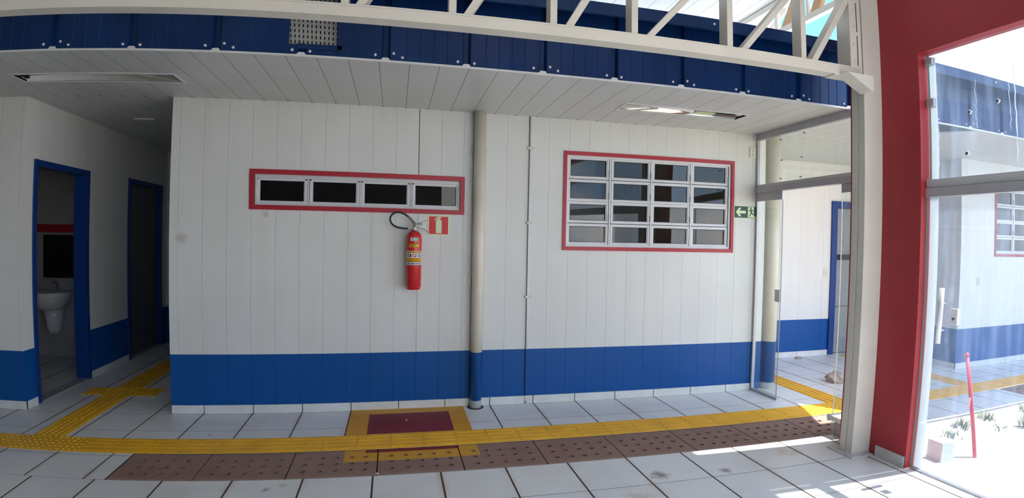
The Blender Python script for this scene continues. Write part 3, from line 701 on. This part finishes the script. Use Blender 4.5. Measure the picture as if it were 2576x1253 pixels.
# ---------------------------------------------------------------- pipes and conduit on the wall
dp=thing('downpipe','thick cream round pipe with blue foot on the front wall between the windows','pipe',(2.628,-.055,0))
MB().lathe([(.053,0),(.053,H)],(2.628,-.056,0),n=40).build('pipe',M['pipe_w'],dp)
MB().lathe([(.054,0),(.075,0),(.075,.004),(.054,.004)],(2.628,-.056,0),n=32).build('joint_ring',M['grout'],dp)
MB().box(2.567,2.576,-.012,0,.07,H).build('seam_lip',M['pipe_w'],dp)
dp=thing('downpipe','thick cream round pipe with dark blue foot just behind the glass partition','pipe',(5.78,.03,0))
MB().lathe([(.078,0),(.078,H)],(5.79,.02,0),n=40).build('pipe',M['pipe_w'],dp)
cn=thing('conduit','thin grey metal conduit clipped to the wall left of the large window','conduit',(3.113,0,0))
MB().box(3.106,3.120,-.014,0,.513,H).build('channel',M['alu_gray'],cn)
MB().box(3.106,3.120,-.014,0,.09,.513).build('painted_foot',mat('blue_wall_paint',BLUE,.42,var=.05,spec=.25),cn)
MB().box(3.105,3.118,-.020,0,.0,.02).build('foot_clamp',M['dark_steel'],cn)
MB().box(3.1035,3.106,-.012,0,.0,H).build('shadow_gap',M['gasket'],cn)
for z in (2.395,1.70,1.003):
    c=MB().box(3.085,3.143,-.018,0,z-.011,z+.011).build('clip',M['plastic'],cn,bevel=.002)
    for x in (3.092,3.136): MB().lathe([(.003,0),(0,.002)],n=8).build('clip_screw',M['dark_steel'],c).matrix_basis=Matrix.Translation((x,-.018,z))@Matrix.Rotation(PI/2,4,'X')

# ---------------------------------------------------------------- switches and sockets
def outlet(x0,x1,z0,z1,y,label,kind=0,cat='socket'):
    o=thing('wall_socket' if cat=='socket' else 'light_switch',label,cat,((x0+x1)/2,y,z0))
    MB().box(x0,x1,y-.008,y,z0,z1).build('plate',M['plastic'],o,bevel=.003)
    cx,cz=(x0+x1)/2,(z0+z1)/2
    if kind==0:
        for dz in (-.03,-.012,.012,.03): MB().box(cx-.003,cx+.003,y-.0095,y-.0075,cz+dz-.004,cz+dz+.004).build('slot',M['gasket'],o)
    else: MB().box(cx-.012,cx+.012,y-.012,y-.008,cz-.02,cz+.02).build('rocker',M['plastic'],o)
outlet(2.545,2.612,1.096,1.206,0,'ivory wall socket tucked against the left side of the thick pipe')
outlet(5.476,5.552,2.441,2.554,0,'ivory wall socket high beside the glass partition')
outlet(7.72,7.79,1.11,1.235,1.30,'white light switch left of the bright blue door frame',1,'switch')
outlet(9.157,9.235,1.06,1.17,0,'pale wall plate on the far wall left of its window',1,'switch')

# ---------------------------------------------------------------- signs
sg=thing('extinguisher_sign','square red sign with a pale extinguisher symbol right of the extinguisher','sign',(2.27,0,1.56))
MB().box(2.172,2.371,-.004,0,1.560,1.747).build('board',M['lumi'],sg)
MB().box(2.186,2.357,-.0055,-.004,1.574,1.733).build('red_field',M['sign_red'],sg)
def flat(name,pts,y,m,parent,th=.001): 
    return MB().poly([(x,y,z) for x,z in pts],th,(0,-1,0)).build(name,m,parent)
cx=2.2735
body=[(-.026,0),(.026,0),(.026,.110),(.018,.122),(.008,.126),(.008,.133),(.026,.137),(.022,.144),(.008,.147),(-.012,.147),(-.030,.135),(-.038,.120),(-.031,.116),(-.020,.129),(-.008,.133),(-.008,.126),(-.018,.122),(-.026,.110)]
flat('symbol',[(cx+a,1.582+c) for a,c in body],-.0055,M['lumi'],sg)
ex=thing('exit_sign','dark green sign with left arrow and running figure beside the large window','sign',(5.437,0,1.80))
MB().box(5.297,5.578,-.004,0,1.805,1.936).build('board',M['lumi'],ex)
MB().box(5.302,5.573,-.0055,-.004,1.811,1.930).build('green_field',M['sign_green'],ex)
flat('arrow',[(5.316,1.870),(5.355,1.915),(5.383,1.915),(5.358,1.885),(5.437,1.885),(5.437,1.856),(5.358,1.856),(5.383,1.826),(5.355,1.826)],-.0055,M['lumi'],ex)
flat('doorway',[(5.462,1.816),(5.535,1.816),(5.535,1.925),(5.462,1.925)],-.0055,M['lumi'],ex)
flat('doorway_foot',[(5.535,1.816),(5.566,1.816),(5.566,1.826),(5.535,1.829)],-.0055,M['lumi'],ex)
b=MB(); F=lambda x,z:(x,-.0065,z)
b.lathe([(0,0),(.0085,0),(.0085,.0012),(0,.0012)],n=14)
hd=b.build('figure_head',M['sign_green'],ex); hd.matrix_basis=Matrix.Translation((5.497,-.0065,1.911))@Matrix.Rotation(PI/2,4,'X')
b=MB()
for p,q,w in (((5.497,1.900),(5.507,1.865),.016),((5.507,1.867),(5.524,1.848),.011),((5.524,1.850),(5.548,1.846),.009),((5.507,1.867),(5.492,1.848),.011),((5.493,1.850),(5.483,1.824),.009),((5.500,1.897),(5.478,1.884),.008),((5.479,1.885),(5.468,1.888),.007),((5.500,1.897),(5.522,1.893),.008),((5.521,1.894),(5.529,1.880),.007)):
    b.bar(F(*p),F(*q),.0012,w,side=(0,1,0))
b.build('figure_body',M['sign_green'],ex)

# ---------------------------------------------------------------- fire extinguisher
fe=thing('fire_extinguisher','red fire extinguisher with looped black hose hanging on the front wall','fire extinguisher',(2.054,-.09,1.084))
ECX,ECY,ER=2.054,-.088,.066
MB().lathe([(.056,0),(.060,.004),(.060,.018),(ER,.026),(ER,.450),(.062,.475),(.050,.497),(.032,.510),(.020,.514)],(ECX,ECY,1.084),n=48).build('cylinder',M['ext_red'],fe)
v=MB().lathe([(.018,0),(.018,.014),(.022,.016),(.022,.03),(.014,.034),(.014,.07),(.008,.078)],(ECX,ECY,1.597),n=20).build('valve',M['steel'],fe)
MB().lathe([(.017,0),(.017,.012),(0,.012)],n=18).build('gauge',M['plastic'],v).matrix_basis=Matrix.Translation((ECX+.004,ECY-.018,1.618))@Matrix.Rotation(PI/2,4,'X')
b=MB(); pts=[]
for t in range(6): u=t/5; pts.append((ECX+.012+.12*u,ECY,1.628-.050*u*u+.004*math.sin(u*3)))
for i in range(5): b.bar(pts[i],pts[i+1],.018,.007)
b.build('carry_handle',M['dark_steel'],fe)
b=MB(); b.bar((ECX-.005,ECY,1.650),(ECX+.045,ECY,1.668),.016,.012); b.bar((ECX+.04,ECY,1.666),(ECX+.115,ECY,1.697),.016,.005)
b.build('squeeze_lever',M['dark_steel'],fe)
MB().box(ECX+.035,ECX+.068,ECY-.012,ECY+.012,1.652,1.668).build('safety_pin',M['dark_steel'],fe)
# hose: leaves the valve on the left, loops up and back to its clip
hp=[(-.018,1.618),(-.06,1.617),(-.11,1.620),(-.15,1.628),(-.185,1.648),(-.205,1.678),(-.206,1.710),(-.190,1.738),(-.160,1.755),(-.125,1.757),(-.090,1.745),(-.055,1.722),(-.025,1.693),(.008,1.655)]
def smooth(P,k=5):
    out=[]
    for i in range(len(P)-1):
        p0=P[max(i-1,0)];p1=P[i];p2=P[i+1];p3=P[min(i+2,len(P)-1)]
        for j in range(k):
            t=j/k; out.append(tuple(.5*((2*p1[a])+(-p0[a]+p2[a])*t+(2*p0[a]-5*p1[a]+4*p2[a]-p3[a])*t*t+(-p0[a]+3*p1[a]-3*p2[a]+p3[a])*t**3) for a in range(len(p1))))
    out.append(P[-1]); return out
hp3=[(ECX+x,ECY+(-.0 if i<2 else -.004),z) for i,(x,z) in enumerate(hp)]
hs=smooth(hp3); ho=MB().tube(hs,.0085,12).build('hose',M['rubber'],fe)
MB().tube(hs[:6],.0105,12).build('ferrule',M['steel'],ho); MB().tube(hs[-12:],.0105,12).build('nozzle',M['dark_steel'],ho)
def label(name,z0,z1,a0,a1,m,r=ER+.0006,parent=fe):
    b=MB(); n=24; v=[[b.b.verts.new((ECX+r*math.sin(a),ECY-r*math.cos(a),z)) for z in (z0,z1)] for a in [a0+(a1-a0)*i/n for i in range(n+1)]]
    for i in range(n): f=b.b.faces.new((v[i][0],v[i+1][0],v[i+1][1],v[i][1])); f.smooth=True
    thicken(b.b,geom=b.b.faces[:],thickness=-.0004)
    return b.build(name,m,parent)
l=label('inspection_tag',1.508,1.540,-.52,.50,M['paper']); label('green_strip',1.510,1.538,.10,.48,M['green_lab'],ER+.0012,l)
for i,(z,a,c) in enumerate(((1.534,-.40,-.10),(1.519,-.38,-.05))): label('print_line',z-.0035,z+.001,a,c,M['black'],ER+.0012,l)
l=label('yellow_notice',1.454,1.486,-.72,.62,M['yellow_lab'])
for z,a,c in ((1.481,-.6,.5),(1.474,-.6,.0),(1.467,-.6,.1),(1.460,-.6,-.1)): label('print_line',z-.0012,z+.0012,a,c,M['black'],ER+.0012,l)
big=label('main_label',1.300,1.424,-1.35,1.35,M['paper'])
label('yellow_header',1.405,1.419,-1.33,1.33,M['yellow_lab'],ER+.0011,big)
label('yellow_text_field',1.324,1.364,-1.2,1.25,M['yellow_lab'],ER+.0011,big)
for a0,a1,m in ((-.98,-.38,'black'),(-.24,.30,'pink_lab'),(.50,1.08,'blue_lab')):
    q=label('pictogram',1.371,1.398,a0,a1,M[m],ER+.0011,big)
    mid=(a0+a1)/2; 
for a0,a1,z0,z1 in ((-.86,-.60,1.376,1.386),(-.72,-.52,1.386,1.394),(-.14,.06,1.376,1.392),(.08,.20,1.380,1.394),(.60,.76,1.376,1.394),(.80,.98,1.384,1.394)): label('pictogram_mark',z0,z1,a0,a1,M['paper'],ER+.0017,big)
for z,a,c in ((1.357,-.9,1.1),(1.348,-.75,.7),(1.339,-.75,.8),(1.330,-.85,.95)): label('print_line',z-.0013,z+.0013,a,c,M['black'],ER+.0016,big)
for a0,a1 in ((-.9,-.5),(-.4,.1),(.2,.5),(.6,1.0)): label('print_line',1.309,1.316,a0,a1,M['blue_lab'],ER+.0014,big)
def text_mesh(txt,size):
    cu=bpy.data.curves.new('t','FONT'); cu.body=txt; cu.size=size; cu.align_x='CENTER'; cu.align_y='CENTER'; cu.resolution_u=3
    o=bpy.data.objects.new('t',cu); C.objects.link(o); dg=bpy.context.evaluated_depsgraph_get(); dg.update()
    me=bpy.data.meshes.new_from_object(o.evaluated_get(dg)); bpy.data.objects.remove(o); return me
me=text_mesh('PÓ QUÍMICO ABC',.0155)
bmt=bmesh.new(); bmt.from_mesh(me)
for vv in bmt.verts:
    a=vv.co.x*1.02/ER; zz_=vv.co.y; r=ER+.0017; vv.co=Vector((ECX+r*math.sin(a),ECY-r*math.cos(a),1.4118+zz_))
bmt.to_mesh(me); bmt.free(); me.materials.clear(); me.materials.append(M['black'])
to=bpy.data.objects.new('lettering',me); C.objects.link(to); to.parent=big
MB().box(ECX-.02,ECX+.02,ECY+ER-.004,0,1.50,1.56).build('wall_bracket',M['dark_steel'],fe)

# ---------------------------------------------------------------- recessed lamps
def lamp(x0,x1,y0,y1,label):
    l=thing('ceiling_light',label,'ceiling light',((x0+x1)/2,(y0+y1)/2,H))
    b=MB(); z=H
    b.box(x0-.018,x1+.018,y0-.018,y0,z-.006,z+.002); b.box(x0-.018,x1+.018,y1,y1+.018,z-.006,z+.002); b.box(x0-.018,x0,y0,y1,z-.006,z+.002); b.box(x1,x1+.018,y0,y1,z-.006,z+.002)
    b.build('rim',M['alu'],l)
    b=MB(); n=10; ys=[y0+(y1-y0)*i/n for i in range(n+1)]
    zf=lambda i:z+.002+.075*(1-abs(2*i/n-1)**2.5)
    v=[[b.b.verts.new((x,ys[i],zf(i))) for x in (x0,x1)] for i in range(n+1)]
    for i in range(n): f=b.b.faces.new((v[i][0],v[i][1],v[i+1][1],v[i+1][0])); f.smooth=True
    for e in (0,1): b.b.faces.new([v[i][e] for i in range(n+1)])
    b.build('reflector',M['refl'],l)
    return l
l=lamp(*L1,'long recessed ceiling light at the left, before the dark hallway')
for i,y in enumerate((-.645,-.59,-.54)): MB().box(-.985,-.95,y-.012,y+.012,H+.012,H+.05).build('lamp_holder',M['gasket'],l)
l=lamp(*L2,'recessed ceiling light above the large window with a drooping tube')
MB().tube([(3.80,-.665,H+.022),(4.42,-.64,H+.004)],.013,12).build('tube',M['tube'],l)
MB().tube([(4.36,-.64,H+.006),(4.46,-.56,H+.004)],.006,8).build('holder_wire',M['tube'],l)
MB().box(4.46,4.66,-.62,-.54,H+.004,H+.012).build('ballast_cover',M['lumi'],l)
MB().box(4.67,4.90,-.61,-.54,H+.004,H+.012).build('inner_plate',mat('brown_plate',(.10,.06,.06),.4),l)
MB().box(4.86,4.91,-.66,-.62,H+.006,H+.03).build('lamp_holder',M['alu'],l)
tag(MB().box(-.76,-.55,.93,1.06,H-.012,H+.0).build('ceiling_light',M['alu']),'small thin light fitting on the dark hallway ceiling','ceiling light')

# ---------------------------------------------------------------- glass partition (plane x = 5.58)
gp=thing('window_4','grey framed glass partition with transom, closing the walkway at the right','partition',(5.58,-.6,0),kind='structure')
XP=5.58
MB().box(XP-.02,XP+.02,-1.30,0,2.622,H).build('top_rail',M['alu_gray'],gp,bevel=.002)
MB().box(XP-.035,XP+.035,-1.30,.0,2.070,2.128).build('middle_rail',M['alu_gray'],gp,bevel=.002)
MB().box(XP-.015,XP+.03,-1.30,.0,2.128,2.158).build('upper_lip',M['alu'],gp,bevel=.002)
MB().box(XP-.018,XP+.018,-.022,-.002,0,2.622).build('wall_stile',M['alu_gray'],gp,bevel=.002)
MB().box(XP-.018,XP+.018,-1.305,-1.283,0,2.692).build('end_stile',M['alu_gray'],gp,bevel=.002)
MB().box(XP-.016,XP+.016,-.42,-.02,.0,.022).build('bottom_track',M['alu_gray'],gp)
MB().box(XP-.004,XP+.004,-1.283,-.022,2.158,2.622).build('transom_pane',M['pane_clear'],gp)
for y,z in ((-.357,2.578),(-.68,2.590),(-.37,2.373),(-.65,2.367),(-.361,2.192),(-.636,2.181)):
    MB().box(XP-.008,XP+.008,y-.007,y+.007,z-.007,z+.007).build('glass_button',M['dark_steel'],gp)
dl=thing('door_4','narrow clear glass leaf beside the wall end, with a small lock plate','door',(XP,-.21,0),kind='structure')
MB().box(XP-.014,XP-.006,-.405,-.024,.02,2.032).build('pane',M['pane_clear'],dl)
MB().box(XP-.014,XP-.006,-.409,-.4055,.02,2.032).build('glass_edge',M['dark_steel'],dl)
MB().box(XP-.022,XP+.0,-.41,-.024,1.985,2.069).build('top_clamp',M['alu_gray'],dl)
MB().box(XP-.024,XP-.0,-.405,-.335,.975,1.095).build('lock',M['alu_gray'],dl,bevel=.004)
dl=thing('door_5','clear glass leaf at the column side of the glass partition','door',(XP,-1.2,0),kind='structure')
MB().box(XP+.006,XP+.014,-1.283,-1.135,.0,2.069).build('pane',M['pane_clear'],dl)
MB().box(XP+.006,XP+.014,-1.1345,-1.131,.0,2.069).build('glass_edge',M['alu'],dl)
MB().box(XP-.0,XP+.022,-1.283,-1.135,1.995,2.069).build('top_clamp',M['alu_gray'],dl)

# ---------------------------------------------------------------- courtyard glazing (plane x = 5.38)
XG=5.385
wg=thing('window_5','dusty courtyard glazing with two grey rails right of the dark red wall','glazing',(XG,-3,0),kind='structure')
MB().box(XG-.022,XG+.022,-9.6,-2.127,1.945,2.0).build('upper_rail',M['alu'],wg,bevel=.002)
MB().box(XG-.035,XG+.025,-9.6,-2.127,1.880,1.942).build('lower_rail',M['alu_gray'],wg,bevel=.002)
MB().box(XG-.004,XG+.004,-9.6,-2.150,2.0,2.868).build('transom_pane',M['pane_dusty'],wg)
MB().box(XG-.006,XG+.006,-2.150,-2.143,2.0,2.868).build('glass_edge',M['glass_edge'],wg)
MB().box(XG+.012,XG+.016,-2.195,-2.130,.0,2.84).build('glare_strip',M['glare'],wg)  # strip added as the white glare band along the glass edge
MB().box(XG-.03,XG-.01,-9.6,-2.13,.0,.012).box(XG+.0,XG+.012,-9.6,-2.13,.0,.012).build('floor_track',M['alu_gray'],wg)
MB().box(XG-.02,XG+.02,-2.19,-2.13,2.495,2.555).build('clamp',M['alu_gray'],wg,bevel=.008)
MB().box(XG-.02,XG+.02,-2.19,-2.13,2.79,2.84).build('clamp',M['alu_gray'],wg,bevel=.004)
for y,z in ((-2.423,2.147),(-2.449,2.409),(-2.651,2.443)): 
    o=MB().box(-.009,.009,-.007,.007,-.007,.007).build('glass_button',M['dark_steel'],wg); o.matrix_basis=Matrix.Translation((XG,y,z))@Matrix.Rotation(.6,4,'X')
    o=MB().box(-.006,.006,-.011,.011,-.011,.011).build('button_washer',M['tube'],wg); o.matrix_basis=Matrix.Translation((XG,y,z))@Matrix.Rotation(.6,4,'X')
random.seed(3)
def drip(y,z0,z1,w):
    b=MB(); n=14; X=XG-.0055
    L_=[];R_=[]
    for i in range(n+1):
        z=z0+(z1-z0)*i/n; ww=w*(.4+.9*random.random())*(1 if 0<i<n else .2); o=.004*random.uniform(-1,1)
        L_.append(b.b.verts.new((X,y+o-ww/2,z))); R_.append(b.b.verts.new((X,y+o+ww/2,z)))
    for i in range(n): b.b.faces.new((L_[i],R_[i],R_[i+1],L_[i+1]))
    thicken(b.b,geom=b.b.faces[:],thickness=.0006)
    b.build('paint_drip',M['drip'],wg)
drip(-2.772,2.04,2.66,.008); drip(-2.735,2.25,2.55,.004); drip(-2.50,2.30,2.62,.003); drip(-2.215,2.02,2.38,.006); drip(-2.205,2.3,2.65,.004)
gd=thing('door_6','large clear glass door leaf with a white tube handle before the courtyard','door',(XG,-2.7,0),kind='structure')
MB().box(XG-.024,XG-.016,-3.1,-2.135,.012,1.878).build('pane',M['pane_dusty'],gd)
MB().box(XG-.0245,XG-.0155,-2.135,-2.131,.012,1.878).build('glass_edge',M['glass_edge'],gd)
hn=MB().tube([(XG-.07,-2.289,.915),(XG-.07,-2.301,1.279)],.017,16).build('handle',M['tube'],gd)
MB().tube([(XG-.07,-2.292,1.0),(XG-.02,-2.292,1.0)],.006,8).tube([(XG-.07,-2.297,1.18),(XG-.02,-2.297,1.18)],.006,8).build('handle_stud',M['steel'],hn)
lk=MB().box(XG-.045,XG-.02,-2.405,-2.350,1.048,1.152).build('lock',M['tube'],gd,bevel=.006)
MB().lathe([(.009,0),(.009,.004),(0,.004)],n=14).build('keyhole',M['dark_steel'],lk).matrix_basis=Matrix.Translation((XG-.0455,-2.378,1.085))@Matrix.Rotation(-PI/2,4,'Y')

# ---------------------------------------------------------------- things on the ground
cb=thing('cinder_block','grey concrete block standing behind the foot of the cream column','block',(5.45,-1.45,0))
b=MB(); b.box(5.36,5.52,-1.49,-1.465,0,.125); b.box(5.36,5.52,-1.415,-1.39,0,.125); b.box(5.36,5.385,-1.465,-1.415,0,.125); b.box(5.425,5.45,-1.465,-1.415,0,.125); b.box(5.495,5.52,-1.465,-1.415,0,.125)
b.build('block_body',M['concrete'],cb)
tag(MB().box(5.325,5.56,-1.485,-1.335,.1255,.165).build('stone_offcut',M['marble'],bevel=.002),'pale flat stone offcut lying on top of the grey concrete block','stone')
def lump(name,c,r,m,label,cat,seed,flatz=.5):
    b=bmesh.new(); bmesh.ops.create_icosphere(b,subdivisions=3,radius=1)
    for v in b.verts:
        k=1+.35*mathutils.noise.noise(v.co*1.7+Vector((seed,0,0)))+.15*mathutils.noise.noise(v.co*4+Vector((seed,3,0)))
        v.co=Vector((v.co.x*r*k,v.co.y*r*k*.7,max(v.co.z*r*k*flatz+r*flatz*.55,0)))
    o=MB(); o.b.free(); o.b=b; o=o.build(name,m); o.location=c; return tag(o,label,cat)
lump('crumpled_rag',(6.75,.0,0),.13,M['cloth'],'crumpled beige rag on the tiles behind the glass partition','rag',1.0,.6)
lump('paper_scrap',(7.22,1.17,0),.05,M['cloth'],'small flat scrap by the passage baseboard','litter',4.0,.3)
lump('pebble',(.50,-.55,0),.012,M['concrete'],'tiny dark pebble on the tiles above the tactile strip at left','pebble',2.0)
lump('pebble',(2.0,-.33,.0015),.008,M['tube'],'tiny white crumb on the dark red painted field','pebble',3.0)
lump('pebble',(1.79,-1.345,-.004),.011,M['marble'],'tiny pale stone on the seam of the yellow-painted slabs','pebble',5.0)
po=thing('tool_handle','thin red pole standing aslant in the sandy courtyard outside the glass','pole',(6.06,-2.17,-.03))
MB().tube([(6.062,-2.175,-.06),(6.068,-2.005,.72)],.015,12).build('pole',M['pole_red'],po)
MB().tube([(6.068,-2.005,.72),(6.069,-1.995,.745)],.019,12).build('grip_cap',M['pole_red'],po)
MB().box(6.045,6.075,-2.08,-2.055,.33,.42).build('worn_band',M['tube'],po)
tag(MB().box(5.70,5.85,-2.13,-2.0,-.06,.13).build('reflection_block',M['marble'],bevel=.006),'pale square block added for a grey reflection in the glass, on the sunny sand just outside the red wall','block')  # solid block added in place of a grey reflection in the glass
def tuft(c,n,h,label):
    b=MB()
    for i in range(n):
        a=random.uniform(0,2*PI); r=random.uniform(0,.09); p=Vector((c[0]+r*math.cos(a),c[1]+r*math.sin(a),-.03)); hh=h*random.uniform(.4,1); l=Vector((math.cos(a),math.sin(a),0))*random.uniform(.2,1)*hh
        w=Vector((-math.sin(a),math.cos(a),0))*.006
        v=[b.b.verts.new(q) for q in (p-w,p+w,p+Vector((0,0,hh*.6))+l*.4+w*.7,p+Vector((0,0,hh*.6))+l*.4-w*.7)]; t=b.b.verts.new(p+Vector((0,0,hh))+l)
        b.b.faces.new(v); b.b.faces.new((v[3],v[2],t))
    tag(b.build('grass_tuft',M['grass']),label,'grass')
for i,(x,y,n,h,lab) in enumerate(((6.65,-1.62,60,.10,'grass tuft at the walkway edge left of the red pole'),(7.1,-1.58,50,.09,'grass tuft at the walkway edge right of the red pole'),(7.75,-1.62,60,.12,'larger grass tuft at the walkway edge near the right picture edge'),
    (7.2,-1.95,60,.17,'tall pale grass tuft on the sand near the right picture edge'),(6.35,-1.75,35,.07,'small weed on the sand just left of the red pole'),(6.9,-1.85,30,.06,'small weed on the sand between the taller tufts'))):
    tuft((x,y),n,h,lab)
